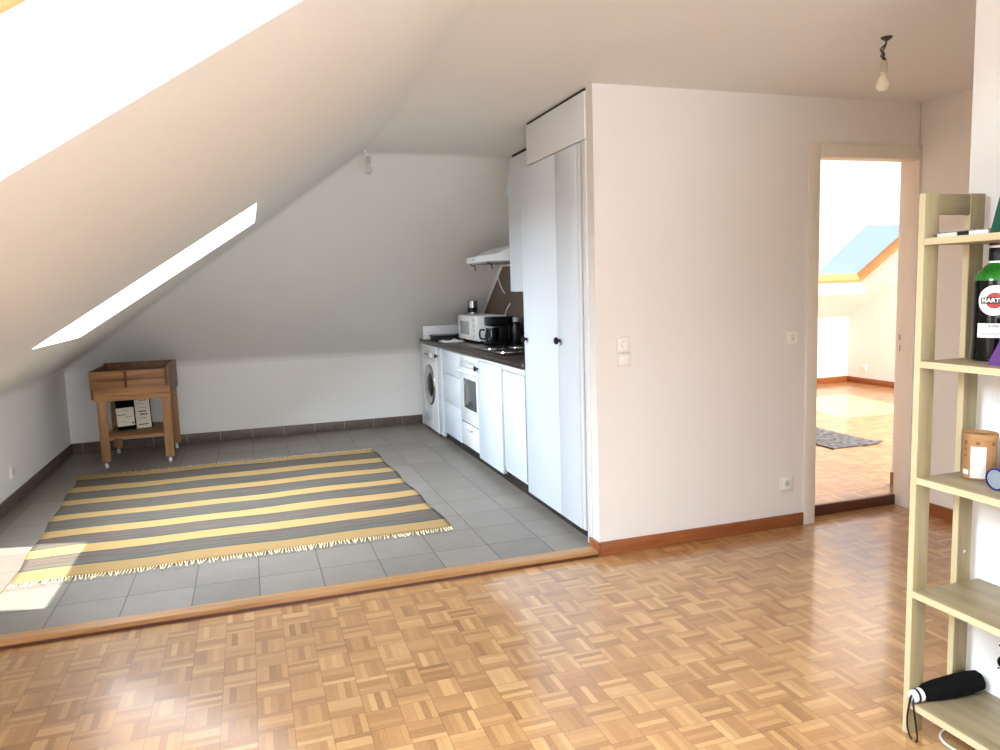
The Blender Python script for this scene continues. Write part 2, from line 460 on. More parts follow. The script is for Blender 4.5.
for f in bm.faces:
    if f.normal.z > 0: f.normal_flip()
me = bpy.data.meshes.new('ceiling'); bm.to_mesh(me); bm.free()
c2 = bpy.data.objects.new('ceiling_next_room', me); COL.objects.link(c2)
md = c2.modifiers.new('s', 'SOLIDIFY'); md.thickness = .24; md.offset = -1; md.use_even_offset = True
W4 = (4.42, 5.50, 2.78, 3.885)
def slopeB(x0, x1, y0, y1, n0, n1):
    q = [onB(x0, y0, n0), onB(x1, y0, n0), onB(x1, y1, n0), onB(x0, y1, n0)]
    return q, onB(0, 0, n1) - onB(0, 0, n0)
q, vv = slopeB(*W4, -.3, .6)
c = B().prism(q, vv).done('cutter', M['ceil'], smooth=False)
md = c2.modifiers.new('b', 'BOOLEAN'); md.operation = 'DIFFERENCE'; md.object = c; md.solver = 'EXACT'
bpy.context.view_layer.update()
nm = bpy.data.meshes.new_from_object(c2.evaluated_get(bpy.context.evaluated_depsgraph_get()))
c2.modifiers.clear(); c2.data = nm; bpy.data.objects.remove(c)
nm.materials.clear(); nm.materials.append(M['ceil'])
struct(c2, 'white sloped ceiling of the bright next room', 'ceiling')
r = thing('window_3', 'roof window with golden pine frame seen through the doorway', 'skylight', onB(5, 3.885, .1)); r['kind'] = 'structure'
b = B(); w = .055; x0, x1, y0, y1 = W4
for (p0, p1, q0, q1) in ((x0, x1, y0, y0 + w), (x0, x1, y1 - w, y1), (x0, x0 + w, y0 + w, y1 - w), (x1 - w, x1, y0 + w, y1 - w)):
    q, vv = slopeB(p0, p1, q0, q1, .16, .25); b.prism(q, vv)
b.done('window_frame', M['frame'], r, smooth=False)
q, vv = slopeB(x0 + w, x1 - w, y0 + w, y1 - w, .215, .221)
B().prism(q, vv).done('pane', M['pane'], r, smooth=False)

# baseboards, threshold, step, door casing
hb = .072
struct(B().box(-.0, DX0 - .077, -.014, 0, 0, hb, .003).box(-.014, 0, -.014, .10, 0, hb, .003).done('baseboard_partition', M['base']), 'brown wooden baseboard along the white wall', 'baseboard')
struct(B().box(XR - .014, XR, -1.69, -.005, 0, hb, .003).done('baseboard_right', M['basey']), 'brown wooden baseboard right of the doorway', 'baseboard')
struct(B().box(XL, XL + .01, ZT, YB, ZT, ZT + .095, .002).done('baseboard_left', M['bty']), 'brown tile skirting under the left knee wall', 'baseboard')
struct(B().box(XL + .01, -.0, YB - .01, YB, ZT, ZT + .095, .002).done('baseboard_back', M['btx']), 'brown tile skirting under the back knee wall', 'baseboard')
struct(B().box(XI, X2, Y2 - .014, Y2, ZF2, ZF2 + .075, .003).done('baseboard_far', M['base']), 'orange brown baseboard at the back of the next room', 'baseboard')
struct(B().box(X2 - .014, X2, .31, Y2 - .014, ZF2, ZF2 + .075, .003).done('baseboard_far_right', M['basey']), 'orange brown baseboard on the right wall of the next room', 'baseboard')
struct(B().box(2.251, 2.265, .12, .31, ZF2, ZF2 + .075, .003).done('baseboard_far_return', M['basey']), 'short end of baseboard just behind the door jamb', 'baseboard')
b = B().prism([(XL, -.012, 0), (XL, -.012, .020), (XL, -.004, .030), (XL, .062, .033), (XL, .072, .026), (XL, .072, 0)], (-.016 - XL, 0, 0))
tr1 = b.done('trim_1', M['thresh'], smooth=False)
B().box(XL, -.016, -.0165, -.0105, .0, .013).done('shadow_strip', M['riser'], tr1, smooth=False)  # dark strip painted in for the shadow line under the threshold's front edge
struct(tr1, 'oak threshold strip between parquet and kitchen tiles', 'threshold')
struct(B().box(DX0, DX1, .086, .118, 0, ZF2 + .004, .004).done('trim_2', M['riser']), 'dark brown wooden step in the doorway', 'threshold')
dr = thing('door_1', 'cream painted door casing of the open doorway', 'doorway', (1.7, 0, 0)); dr['kind'] = 'structure'
cw = .075
b = B().box(DX0 - cw, DX0, -.016, .004, 0, DZ + cw, .004).box(DX1, XR - .001, -.016, .004, 0, DZ + cw, .004).box(DX0, DX1, -.0155, .004, DZ, DZ + cw, .004)
b.done('casing', M['casing'], dr)
b = B().box(DX0 - .028, DX0, .002, .125, 0, DZ, .002).box(DX1, DX1 + .012, .002, .102, 0, DZ, .002).box(DX0 - .028, DX1 + .012, .002, .08, DZ, DZ + .02, .002)
b.done('jamb', M['casing'], dr)
for zz in (.955, 1.02):
    B().cyl((DX1 - .003, .085, zz), (DX1 - .003, .085, zz + .035), .005, n=12).done('hinge', M['steel'], dr)

# ------------------------------------------------------------------ kitchen units
def knob(z, y, parent, x=0.0):
    B().lathe([(0, 0), (.009, 0), (.008, .012), (.019, .018), (.021, .026), (.017, .033), (0, .035)], (x, y, z), (-1, 0, 0), 20).done('knob', M['black'], parent)

t = thing('tall_wardrobe', 'tall white built-in cupboard with two doors and black knobs', 'cupboard', (.28, .58, ZT))
B().box(.012, .555, .080, 1.012, .10, 2.138).box(.012, .555, .080, .900, 2.138, 2.368).done('carcass', M['white'], t, smooth=False)
B().box(-.008, .012, .079, .905, 2.140, 2.372, .002).done('top_panel', M['white'], t)
d = B().box(-.012, .010, .470, 1.017, .088, 2.132, .002).done('door', M['whitec'], t); knob(1.085, .972, d, -.012)
d = B().box(-.012, .010, .190, .466, .088, 2.132, .002).done('door', M['whitec'], t); knob(1.105, .440, d, -.012)
B().box(-.008, .012, .150, .186, .088, 2.132, .002).done('side_strip', M['white'], t)
B().box(-.006, .012, .079, .132, .03, 2.135, .002).done('side_strip', M['white'], t)
tag(B().box(.004, .0125, .132, .150, .088, 2.132).done('gap_strip', M['gap'], t, smooth=False), 'dark gap beside the narrow door', None)
tag(B().box(.0, .013, .079, .905, 2.3725, 2.3875).done('gap_strip', M['gap'], t, smooth=False), 'dark gap under the ceiling', None)

t = thing('wall_cabinet', 'white hanging cupboard beside the range hood', 'cupboard', (.4, 1.5, 1.376))
pts = [(.27, 1.02), (.27, 2.05)]
zt = 2.368
ymax = YB - (zt - ZK) / (H - ZK) * (YB - YC)
b = B().prism([(.29, 1.03, 1.376), (.29, 2.045, 1.376), (.29, 2.045, 2.33), (.29, 1.03, 2.33)], (.265, 0, 0)); b.done('carcass', M['white'], t, smooth=False)
B().box(.268, .289, 1.03, 1.53, 1.380, zt - .003, .002).done('door', M['whitec'], t)
B().prism([(.268, 1.534, 1.380), (.268, 2.045, 1.380), (.268, 2.045, 2.10), (.268, 2.085, 2.115), (.268, 2.085, 2.14), (.268, 1.975, zt - .003), (.268, 1.534, zt - .003)], (.021, 0, 0)).done('door', M['whitec'], t, smooth=False)
tag(B().box(.275, .29, 1.03, 1.95, zt + .004, 2.3875).done('gap_strip', M['gap'], t, smooth=False), 'dark gap under the ceiling', None)

t = thing('plinth', 'black recessed plinth along the floor under the kitchen units', 'plinth', (.05, 1.6, ZT))
B().box(.035, .06, .08, 3.30, ZT, .098).done('plinth_board', M['plinth'], t, smooth=False)

FR = .0
def cab(name, label, y0, y1, grp='white kitchen cabinets under the worktop'):
    t = thing(name, label, 'cabinet', (.28, (y0 + y1) / 2, .1), grp)
    B().box(.012, .545, y0, y1, .126, .884).done('carcass', M['white'], t, smooth=False)
    return t
t = cab('base_cabinet', 'white base cabinet door next to the tall cupboard', 1.035, 1.480)
B().box(-.012, .010, 1.040, 1.474, .150, .838, .002).done('door', M['whitec'], t)
B().box(-.008, .010, 1.040, 1.474, .128, .147, .001).done('bottom_rail', M['lgrey'], t)
B().box(-.010, .011, 1.036, 1.48, .845, .884, .001).done('top_rail', M['white'], t)
t = cab('base_cabinet', 'white base cabinet door with black knob beside the oven', 1.482, 2.07)
d = B().box(-.022, .010, 1.494, 2.066, .098, .860, .002).done('door', M['whitec'], t); knob(.800, 2.035, d, -.022)
B().box(-.026, -.004, 1.476, 1.493, .52, .835, .003).done('grip', M['lgrey'], d)
B().box(-.012, .011, 1.484, 2.066, .864, .884, .001).done('top_rail', M['white'], t)
# oven
t = thing('built_in_oven', 'white built-in oven with dark window and row of dials', 'oven', (.28, 2.34, .1))
B().box(.010, .545, 2.078, 2.605, .126, .884).done('carcass', M['white'], t, smooth=False)
d = B().box(-.010, .008, 2.082, 2.600, .785, .872, .003).done('control_panel', M['enamel'], t)
for k in range(6):
    B().cyl((-.010, 2.16 + k * .075, .828), (-.026, 2.16 + k * .075, .828), .014, .012, 16, .002).done('dial', M['lgrey'], d)
d = B().box(-.012, .008, 2.082, 2.600, .318, .772, .004).done('oven_door', M['enamel'], t)
B().box(-.0145, -.010, 2.135, 2.487, .440, .685, .002).done('oven_window', M['ovenglass'], d)
b = B().tube([(-.012, 2.56, .738), (-.04, 2.56, .742), (-.04, 2.12, .742), (-.012, 2.12, .738)], .009, 10); b.done('handle', M['enamel'], d)
d = B().box(-.010, .008, 2.082, 2.600, .118, .310, .004).done('warming_drawer', M['enamel'], t)
B().tube([(-.010, 2.42, .278), (-.03, 2.42, .276), (-.03, 2.28, .276), (-.010, 2.28, .278)], .008, 10).done('handle', M['lgrey'], d)
tag(B().box(-.006, .004, 2.085, 2.598, .310, .318).done('gap_strip', M['gap'], t, smooth=False), 'dark gap above the drawer', None)
# drawers
t = cab('drawer_cabinet', 'white cabinet with three stacked drawer fronts left of the oven', 2.612, 3.205)
for z0, z1 in ((.110, .402), (.408, .656), (.662, .872)):
    B().box(-.010, .010, 2.616, 3.200, z0, z1, .002).done('drawer', M['whitec'], t)
# narrow pull-out
t = cab('narrow_cabinet', 'narrow white pull-out cabinet with black knob beside the washing machine', 3.212, 3.372)
d = B().box(-.018, .010, 3.216, 3.370, .060, .872, .002).done('door', M['whitec'], t); knob(.800, 3.335, d, -.018)
# washing machine
t = thing('washing_machine', 'white front-loading washing machine at the far end of the counter', 'washing machine', (.25, 3.66, ZT))
B().box(-.022, .53, 3.382, 4.035, .055, .880, .008, 3).done('body', M['enamel'], t)
d = B().lathe([(.118, 0), (.150, .004), (.186, .016), (.196, .010), (.200, 0)], (-.022, 3.665, .495), (-1, 0, 0), 48).done('door_ring', M['steel'], t)
B().lathe([(0, .03), (.06, .028), (.10, .014), (.12, .002)], (-.022, 3.665, .495), (-1, 0, 0), 40).done('door_glass', M['darkglass'], d)
d = B().box(-.028, -.020, 3.40, 3.935, .735, .845, .003).done('control_panel', M['lgrey'], t)
B().cyl((-.028, 3.54, .79), (-.05, 3.54, .79), .030, .026, 24, .003).done('dial', M['wplastic'], d)
for k in range(4): B().cyl((-.028, 3.66 + .05 * k, .79), (-.034, 3.66 + .05 * k, .79), .012, n=14).done('button', M['grey'], d)
B().box(-.027, -.020, 3.60, 3.90, .115, .300, .003).done('filter_flap', M['lgrey'], t)
for yy in (3.43, 3.90):
    for xx in (.02, .48): B().cyl((xx, yy, ZT), (xx, yy, .06), .02, n=14).done('foot', M['black'], t)

# worktop, upstand, backsplash
t = thing('worktop', 'long dark brown kitchen worktop above the white units', 'countertop', (.27, 2.5, .888))
B().box(-.034, .556, 1.026, 4.030, .888, .925, .004).done('worktop_board', M['counter'], t)
tag(B().box(-.03, .55, 3.845, 3.870, .925, 1.055, .004).done('end_panel', M['white'], origin=(.26, 3.857, .925)), 'low white panel closing the far end of the worktop', 'panel')
def yslope(z): return YB - (z - ZK) / (H - ZK) * (YB - YC)
t = thing('backsplash', 'brown backsplash panel with slanted edge under the hood', 'backsplash', (.55, 2.2, .925))
ya, yb2 = 3.80, 3.06
B().prism([(.552, 1.03, .926), (.552, ya + .1, .926), (.552, ya, 1.09), (.552, yb2, 1.60), (.552, 2.7, 1.60), (.552, 1.03, 1.60)], (.0075, 0, 0)).done('panel', M['splash'], t, smooth=False)
B().tube([(.549, ya + .02, 1.08), (.549, yb2 + .0, 1.61)], .009, 8).done('edge_trim', M['offwhite'], t)

# hob
t = thing('electric_hob', 'dark four-plate electric hob set in the worktop', 'hob', (.28, 2.15, .925))
d = B().box(.05, .53, 1.62, 2.44, .9245, .933, .003).done('hob_plate', M['black'], t)
for (x, y, r) in ((.17, 1.84, .085), (.40, 1.85, .07), (.17, 2.20, .07), (.40, 2.22, .085)):
    q = B().lathe([(r + .016, 0), (r + .014, .006), (r + .004, .007), (r + .002, 0)], (x, y, .933), (0, 0, 1), 32).done('chrome_ring', M['chrome'], d)
    B().cyl((x, y, .932), (x, y, .944), r, r, 32, .003).done('hot_plate', M['iron'], q)
tag(B().tube([(.055, 1.63, .936), (.055, 2.43, .936)], .003, 6).done('front_trim', M['steel'], t), None, None)

# hood
t = thing('range_hood', 'white slanted range hood above the hob', 'range hood', (.33, 2.36, 1.612))
y0, y1 = 2.06, 2.66
B().prism([(.10, y0, 1.618), (.10, y0, 1.664), (.17, y0, 1.672), (.31, y0, 1.735), (.545, y0, 1.76), (.545, y0, 1.618)], (0, y1 - y0, 0)).done('body', M['enamel'], t, smooth=False)
B().box(.12, .54, y0 + .02, y1 - .02, 1.606, 1.619).done('filter_grille', M['grey'], t, smooth=False)
B().cyl((.10, 2.60, 1.642), (.094, 2.60, 1.642), .008, n=12).done('switch', M['lgrey'], t)
B().box(.0975, .101, 2.42, 2.50, 1.637, 1.647).done('badge', M['grey'], t, smooth=False)
for yy in (2.58, 2.13):
    B().tube([(.115, yy, 1.612), (.118, yy, 1.60), (.135, yy - .03, 1.598), (.14, yy - .035, 1.555)], .005, 8).done('hook', M['black'], t)
tag(B().tube(spline([(.52, 2.66, 1.64), (.53, 2.85, 1.63), (.54, 3.02, 1.61), (.543, 3.14, 1.57), (.543, 3.17, 1.50), (.543, 3.08, 1.41), (.543, 3.00, 1.36)]), .006, 8).done('hood_cable', M['cable'], origin=(.54, 2.5, 1.2)), 'white cable hanging from the hood over the brown backsplash', 'cable')
tag(B().tube(spline([(.543, 3.02, 1.14), (.543, 2.98, 1.19), (.543, 2.92, 1.235), (.543, 2.86, 1.27)]), .006, 8).done('kettle_cable', M['cable'], origin=(.5, 2.5, 1.17)), 'short white cable end rising behind the microwave', 'cable')

# microwave and counter things
t = thing('microwave', 'white microwave oven on the worktop', 'microwave', (.40, 3.2, .925))
B().box(.245, .53, 2.90, 3.50, .945, 1.170, .006).done('body', M['enamel'], t)
d = B().box(.236, .246, 3.05, 3.497, .950, 1.166, .004).done('door', M['wplastic'], t)
B().box(.2335, .237, 3.13, 3.42, .995, 1.115, .002).done('door_window', M['mwglass'], d)
d = B().box(.238, .246, 2.905, 3.045, .950, 1.166, .004).done('control_panel', M['wplastic'], t)
for zz, rr in ((1.13, .012), (1.085, .014), (1.04, .014), (.99, .010)):
    B().cyl((.238, 2.975, zz), (.228, 2.975, zz), rr, n=14).done('button', M['lgrey'], d)
for xx in (.28, .49):
    for yy in (2.95, 3.45): B().cyl((xx, yy, .925), (xx, yy, .948), .014, n=12).done('foot', M['black'], t)
t = thing('steel_tumbler', 'steel tumbler standing on the white microwave', 'tumbler', (.36, 3.42, 1.170))
B().lathe([(0, 0), (.040, 0), (.044, .004), (.046, .125), (.043, .126), (.040, .02), (0, .02)], (.36, 3.42, 1.170), (0, 0, 1), 28).done('cup', M['steel'], t)
B().lathe([(.044, .02), (.0455, .022), (.0462, .06), (.045, .062)], (.36, 3.42, 1.170), (0, 0, 1), 28).done('dark_band', M['black'], t)
t = thing('coffee_maker', 'black coffee maker in front of the microwave side', 'coffee maker', (.38, 2.72, .925))
B().box(.27, .50, 2.62, 2.82, .925, .955, .008).done('base', M['black'], t)
B().box(.36, .50, 2.63, 2.81, .95, 1.14, .012).done('body', M['black'], t)
B().box(.28, .50, 2.625, 2.815, 1.085, 1.165, .014).done('brew_head', M['black'], t)
B().lathe([(0, 0), (.05, 0), (.058, .05), (.046, .10), (.048, .115), (0, .115)], (.315, 2.72, .955), (0, 0, 1), 24).done('carafe', M['darkglass'], t)
B().tube(spline([(.262, 2.735, 1.055), (.225, 2.75, 1.05), (.225, 2.75, .985), (.268, 2.735, .975)]), .008, 8).done('handle', M['black'], t)
t = thing('black_thermos', 'slim black thermos flask between coffee maker and tall cupboard', 'flask', (.48, 2.53, .925))
B().lathe([(0, 0), (.042, 0), (.045, .005), (.045, .17), (.030, .20), (0, .20)], (.48, 2.53, .925), (0, 0, 1), 24).done('body', M['black'], t)
B().lathe([(.031, 0), (.032, .03), (.028, .04), (0, .04)], (.48, 2.53, 1.120), (0, 0, 1), 24).done('cap', M['grey'], t)
B().tube([(.44, 2.52, 1.10), (.405, 2.51, 1.09), (.405, 2.51, .99), (.438, 2.52, .98)], .007, 8).done('handle', M['black'], t)
t = thing('black_grill_pan', 'flat black pan with handle by the white end panel', 'pan', (.22, 3.72, .925))
B().box(.03, .42, 3.56, 3.82, .926, .955, .012).done('body', M['iron'], t)
B().box(.02, .43, 3.55, 3.83, .955, .972, .006).done('lid', M['black'], t)
B().tube([(.40, 3.66, .965), (.47, 3.64, .972), (.48, 3.72, .972), (.40, 3.78, .965)], .009, 8).done('handle', M['black'], t)
b = B()
o = bmesh.new(); bmesh.ops.create_grid(o, x_segments=16, y_segments=12, size=.5)
for v in o.verts:
    x, y = v.co.x, v.co.y
    v.co = Vector((.12 + x * .19, 3.34 + y * .20, .929 + .018 * max(0, math.sin(9 * x + 3 * y) * math.cos(6 * y)) * (1 - abs(2 * x) ** 4) * (1 - abs(2 * y) ** 4) + .006))
b._merge(o)
o = b.done('folded_dishcloth', M['wplastic'], origin=(.12, 3.34, .925)); tag(o, 'crumpled white dishcloth on the worktop', 'cloth')
sm = o.modifiers.new('s', 'SOLIDIFY'); sm.thickness = .009; sm.offset = -1

# ------------------------------------------------------------------ wall fittings
def plate_on_Y(name, label, x0, x1, z0, z1, kind, group=None):
    group = 'white wall sockets' if kind == 'socket' else 'white light switches on the partition wall'
    t = thing(name, label, 'switch' if kind != 'socket' else 'socket', ((x0 + x1) / 2, 0, z0), group)
    cx, cz = (x0 + x1) / 2, (z0 + z1) / 2; w = (x1 - x0) / 2
    p = B().box(x0, x1, -.012, .0, z0, z1, .003).done('plate', M['offwhite'], t)
    B().box(x0 + .012, x1 - .012, -.0135, -.011, z0 + .012, z1 - .012, .001).done('inner_frame', M['wplastic'], t)
    if kind == 'dimmer': B().cyl((cx, -.013, cz), (cx, -.028, cz), .019, .017, 24, .002).done('dial', M['wplastic'], t)
    elif kind == 'rocker':
        B().box(cx - .016, cx + .016, -.019, -.013, cz - .014, cz + .014, .003).done('rocker', M['wplastic'], t)
    elif kind == 'switch':
        B().box(cx - .014, cx + .014, -.016, -.013, cz - .022, cz + .020, .002).done('rocker', M['offwhite'], t)
        B().cyl((cx, -.015, cz - .004), (cx, -.0168, cz - .004), .004, n=10).done('indicator', M['grey'], t)
    else:
        B().lathe([(0, .0012), (.014, .0012), (.017, .0028), (.019, .0)], (cx, -.0130, cz), (0, -1, 0), 20).done('socket_face', M['lgrey'], t)
        for k in (-1, 0, 1): B().cyl((cx + k * .006, -.0137, cz + (0 if k else .004)), (cx + k * .006, -.0149, cz + (0 if k else .004)), .0018, n=8).done('pin_hole', M['gap'], t)
    return t
plate_on_Y('light_switch', 'round-dial dimmer switch, upper of two near the wall corner', .109, .185, 1.062, 1.142, 'dimmer')
plate_on_Y('light_switch', 'small rocker switch directly below the round dimmer dial', .112, .192, .988, 1.056, 'rocker')
plate_on_Y('light_switch', 'square white light switch just left of the door casing', 1.152, 1.240, 1.041, 1.128, 'switch')
plate_on_Y('wall_socket', 'white power socket low on the wall left of the doorway', 1.129, 1.216, .210, .302, 'socket')
t = thing('wall_socket', 'small white power socket on the left knee wall', 'socket', (XL, 2.386, .22), 'white wall sockets')
B().box(XL, XL + .014, 2.345, 2.43, .222, .307, .003).done('plate', M['wplastic'], t)
B().lathe([(0, .0012), (.016, .0012), (.019, .003), (.021, 0)], (XL + .0135, 2.387, .264), (1, 0, 0), 20).done('socket_face', M['lgrey'], t)
t = thing('wall_socket', 'tiny white socket on the far wall of the next room', 'socket', (X2, 4.1, .25), 'white wall sockets')
B().box(X2 - .012, X2, 4.02, 4.10, .22, .30, .003).done('plate', M['wplastic'], t)
B().box(X2 - .014, X2 - .011, 4.04, 4.08, .24, .28, .002).done('socket_face', M['lgrey'], t)
# socket with black plug on the wall end, beyond the shelf
t = thing('wall_socket', 'white socket with round black plug behind the lower shelf', 'socket', (.45, -1.905, .2), 'white wall sockets')
B().box(.440, .45, -1.945, -1.855, .195, .29, .003).done('plate', M['wplastic'], t)
B().lathe([(0, .03), (.016, .03), (.019, .026), (.021, .0)], (.440, -1.896, .243), (-1, 0, 0), 24).done('plug', M['black'], t)
for sy in (-1, 1):
    for sz in (-1, 1): B().cyl((.440, -1.898 + sy * .034, .243 + sz * .036), (.438, -1.898 + sy * .034, .243 + sz * .036), .003, n=8).done('screw', M['gap'], t)

# ------------------------------------------------------------------ bulbs
def bulb_mesh(t, top, s, glass, hold):
    x, y, z = top
    B().lathe([(0, 0), (.014 * s, 0), (.017 * s, -.006 * s), (.019 * s, -.045 * s), (.022 * s, -.05 * s), (.022 * s, -.056 * s), (0, -.056 * s)], (x, y, z), (0, 0, 1), 24).done('lamp_holder', hold, t)
    g = B().lathe([(.013 * s, -.056 * s), (.014 * s, -.068 * s), (.024 * s, -.084 * s), (.030 * s, -.100 * s), (.032 * s, -.114 * s), (.028 * s, -.130 * s), (.017 * s, -.142 * s), (0, -.147 * s)], (x, y, z), (0, 0, 1), 28).done('glass_bulb', glass, t)
    return g
t = thing('ceiling_bulb', 'bare frosted bulb hanging from a dark twisted wire near the doorway', 'light bulb', (.91, -.90, H), 'bare ceiling bulbs')
B().lathe([(0, 0), (.024, 0), (.020, -.006), (.008, -.014), (0, -.016)], (.91, -.90, H), (0, 0, 1), 20).done('ceiling_hook', M['wire'], t)
pa = [(.91, -.90, H - .012), (.906, -.90, H - .030), (.898, -.90, H - .046), (.887, -.90, H - .062), (.900, -.90, H - .072), (.892, -.90, H - .084), (.899, -.90, H - .092), (.896, -.90, H - .100)]
B().tube(spline(pa), .0035, 8).done('wire', M['wire'], t)
pb = [(.905, -.897, H - .030), (.885, -.894, H - .050), (.897, -.903, H - .066), (.886, -.896, H - .076), (.901, -.906, H - .088), (.896, -.90, H - .100)]
B().tube(spline(pb), .003, 8).done('wire', M['wire'], t)
bulb_mesh(t, (.896, -.90, H - .096), .84, M['bulb'], M['ceram'])
t = thing('ceiling_bulb', 'clear bare bulb hanging where the kitchen ceiling creases meet', 'light bulb', (-.82, 1.88, H), 'bare ceiling bulbs')
B().tube(spline([(-.832, 1.88, H + .005), (-.822, 1.88, H - .025), (-.812, 1.88, H - .05)]), .004, 8).done('wire', M['cable'], t)
bulb_mesh(t, (-.808, 1.88, H - .045), .88, M['clear'], M['ceram'])

# ------------------------------------------------------------------ rugs
RC = [(-2.866, .69), (-.617, .69), (-.700, 3.10), (-3.010, 3.10)]
def rug_pt(u, v):
    a = Vector(RC[0]).lerp(Vector(RC[1]), u); c = Vector(RC[3]).lerp(Vector(RC[2]), u)
    q = a.lerp(c, v); return q.x, q.y
bm = bmesh.new(); NU, NV = 70, 80; uvl = bm.loops.layers.uv.new('UVMap'); vs = []
for j in range(NV + 1):
    row = []
    for i in range(NU + 1):
        u, v = i / NU, j / NV; x, y = rug_pt(u, v)
        y += .010 * math.sin(u * 7 + v * 3) * math.sin(v * PI) ** .3 + .006 * math.sin(u * 19)
        x += .008 * math.sin(v * 23) * (abs(u - .5) * 2) ** 4
        z = ZT + .009 + .004 * max(0, math.sin(u * 9 + v * 14) * math.sin(v * 21 - u * 5)) + .006 * math.exp(-((v - .3 - .08 * u) / .02) ** 2) * math.exp(-((u - .62) / .2) ** 2)
        row.append(bm.verts.new((x, y, z)))
    vs.append(row)
for j in range(NV):
    for i in range(NU):
        f = bm.faces.new((vs[j][i], vs[j][i + 1], vs[j + 1][i + 1], vs[j + 1][i])); f.smooth = True
        for l, (a, c) in zip(f.loops, ((i, j), (i + 1, j), (i + 1, j + 1), (i, j + 1))): l[uvl].uv = (a / NU, c / NV)
me = bpy.data.meshes.new('rug'); bm.to_mesh(me); bm.free(); me.materials.append(M['rug'])
t = thing('striped_rug', 'large yellow and grey striped woven rug on the kitchen tiles', 'rug', (-1.8, 1.9, ZT))
me.transform(Matrix.Translation(-t.location))
o = bpy.data.objects.new('weave', me); COL.objects.link(o); o.parent = t
sm = o.modifiers.new('s', 'SOLIDIFY'); sm.thickness = .007; sm.offset = -1
for v, sg, L in ((0, -1, .055), (1, 1, .045)):
    b = B(); N = 150
    for k in range(N):
        u = (k + .5) / N; x, y = rug_pt(u, v); y += .006 * math.sin(u * 19)
        dx = random.uniform(-.014, .014); ll = L * random.uniform(.6, 1.15)
        b.tube([(x, y - sg * .004, ZT + .008), (x + dx * .5, y + sg * ll * .5, ZT + .006), (x + dx, y + sg * ll, ZT + .004)], random.uniform(.0025, .0042), 5)
    b.done('fringe', M['fringe'], t)
bm = bmesh.new()
N1, N2 = 16, 30; vs = []
for j in range(N2 + 1):
    row = []
    for i in range(N1 + 1):
        u, v = i / N1, j / N2
        x = 2.645 + .50 * u + .02 * v; y = 1.25 + 1.45 * v
        cu = math.exp(-((u - 1) / .10) ** 2 - ((v) / .05) ** 2)
        z = ZF2 + .006 + .02 * cu + .002 * math.sin(9 * u + 31 * v) ** 2
        row.append(bm.verts.new((x, y + .01 * math.sin(u * 6), z)))
    vs.append(row)
for j in range(N2):
    for i in range(N1): bm.faces.new((vs[j][i], vs[j][i + 1], vs[j + 1][i + 1], vs[j + 1][i])).smooth = True
me = bpy.data.meshes.new('rug'); me2 = me; bm.to_mesh(me); bm.free(); me.materials.append(M['darkrug'])
me.transform(Matrix.Translation((-2.9, -2.0, -ZF2)))
o = bpy.data.objects.new('runner_rug', me); o.location = (2.9, 2.0, ZF2); COL.objects.link(o)
tag(o, 'small charcoal grey rug with curled corner beyond the doorway', 'rug')
sm = o.modifiers.new('s', 'SOLIDIFY'); sm.thickness = .006; sm.offset = -1

# ------------------------------------------------------------------ planter cart
cx0, cx1, cy0, cy1 = -2.912, -2.330, 3.37, 4.06
t = thing('planter_cart', 'wooden raised planter trolley on small casters in the corner', 'planter', ((cx0 + cx1) / 2, (cy0 + cy1) / 2, ZT))
f = B().box(cx0 - .012, cx1 - .025, cy0 - .014, cy0 + .008, .758, .832, .003).box(cx0 - .012, cx1 - .025, cy0 - .014, cy0 + .008, .684, .756, .003).done('front_board', M['cart'], t)
B().box(-2.665, -2.645, cy0 - .0165, cy0 - .013, .69, .828, .006).done('knot', M['cartknot'], f)
f = B().box(cx0 + .012, cx1 + .004, cy0 - .022, cy0 + .002, .628, .690, .003).box(cx0 + .012, cx1 + .004, cy0 - .020, cy0 + .002, .585, .626, .003).done('lower_front_board', M['cart'], t)
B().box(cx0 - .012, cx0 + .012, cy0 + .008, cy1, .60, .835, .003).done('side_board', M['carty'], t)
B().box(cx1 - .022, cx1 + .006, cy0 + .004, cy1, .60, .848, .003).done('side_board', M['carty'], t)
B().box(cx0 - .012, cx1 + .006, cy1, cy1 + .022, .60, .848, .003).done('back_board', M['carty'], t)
B().box(cx0 + .012, cx1 - .022, cy0 + .008, cy1, .63, .645).done('tray_bottom', M['carty'], t, smooth=False)
LW = .068
for (x, y) in ((cx0 + .024, cy0), (cx1 - LW - .002, cy0), (cx0 + .024, cy1 - LW), (cx1 - LW - .002, cy1 - LW)):
    l = B().box(x, x + LW, y + .003, y + .045, .082, .60, .003).done('leg', M['cartv'], t)
    c = B().box(x + .022, x + .046, y + .012, y + .036, .070, .084).cyl((x + .034, y + .024, .06), (x + .034, y + .024, .075), .012, n=12)
    c.box(x + .019, x + .023, y + .008, y + .032, .040, .075).box(x + .045, x + .049, y + .008, y + .032, .040, .075)
    c.done('caster_fork', M['chrome'], l)
    B().cyl((x + .022, y + .018, ZT + .0225), (x + .046, y + .018, ZT + .0225), .022, n=20, bev=.004).done('caster_wheel', M['lgrey'], l)
B().box(cx0 + .05, cx1 - .05, cy0 + .02, cy1 - .02, .262, .282, .003).done('shelf', M['cart'], t)
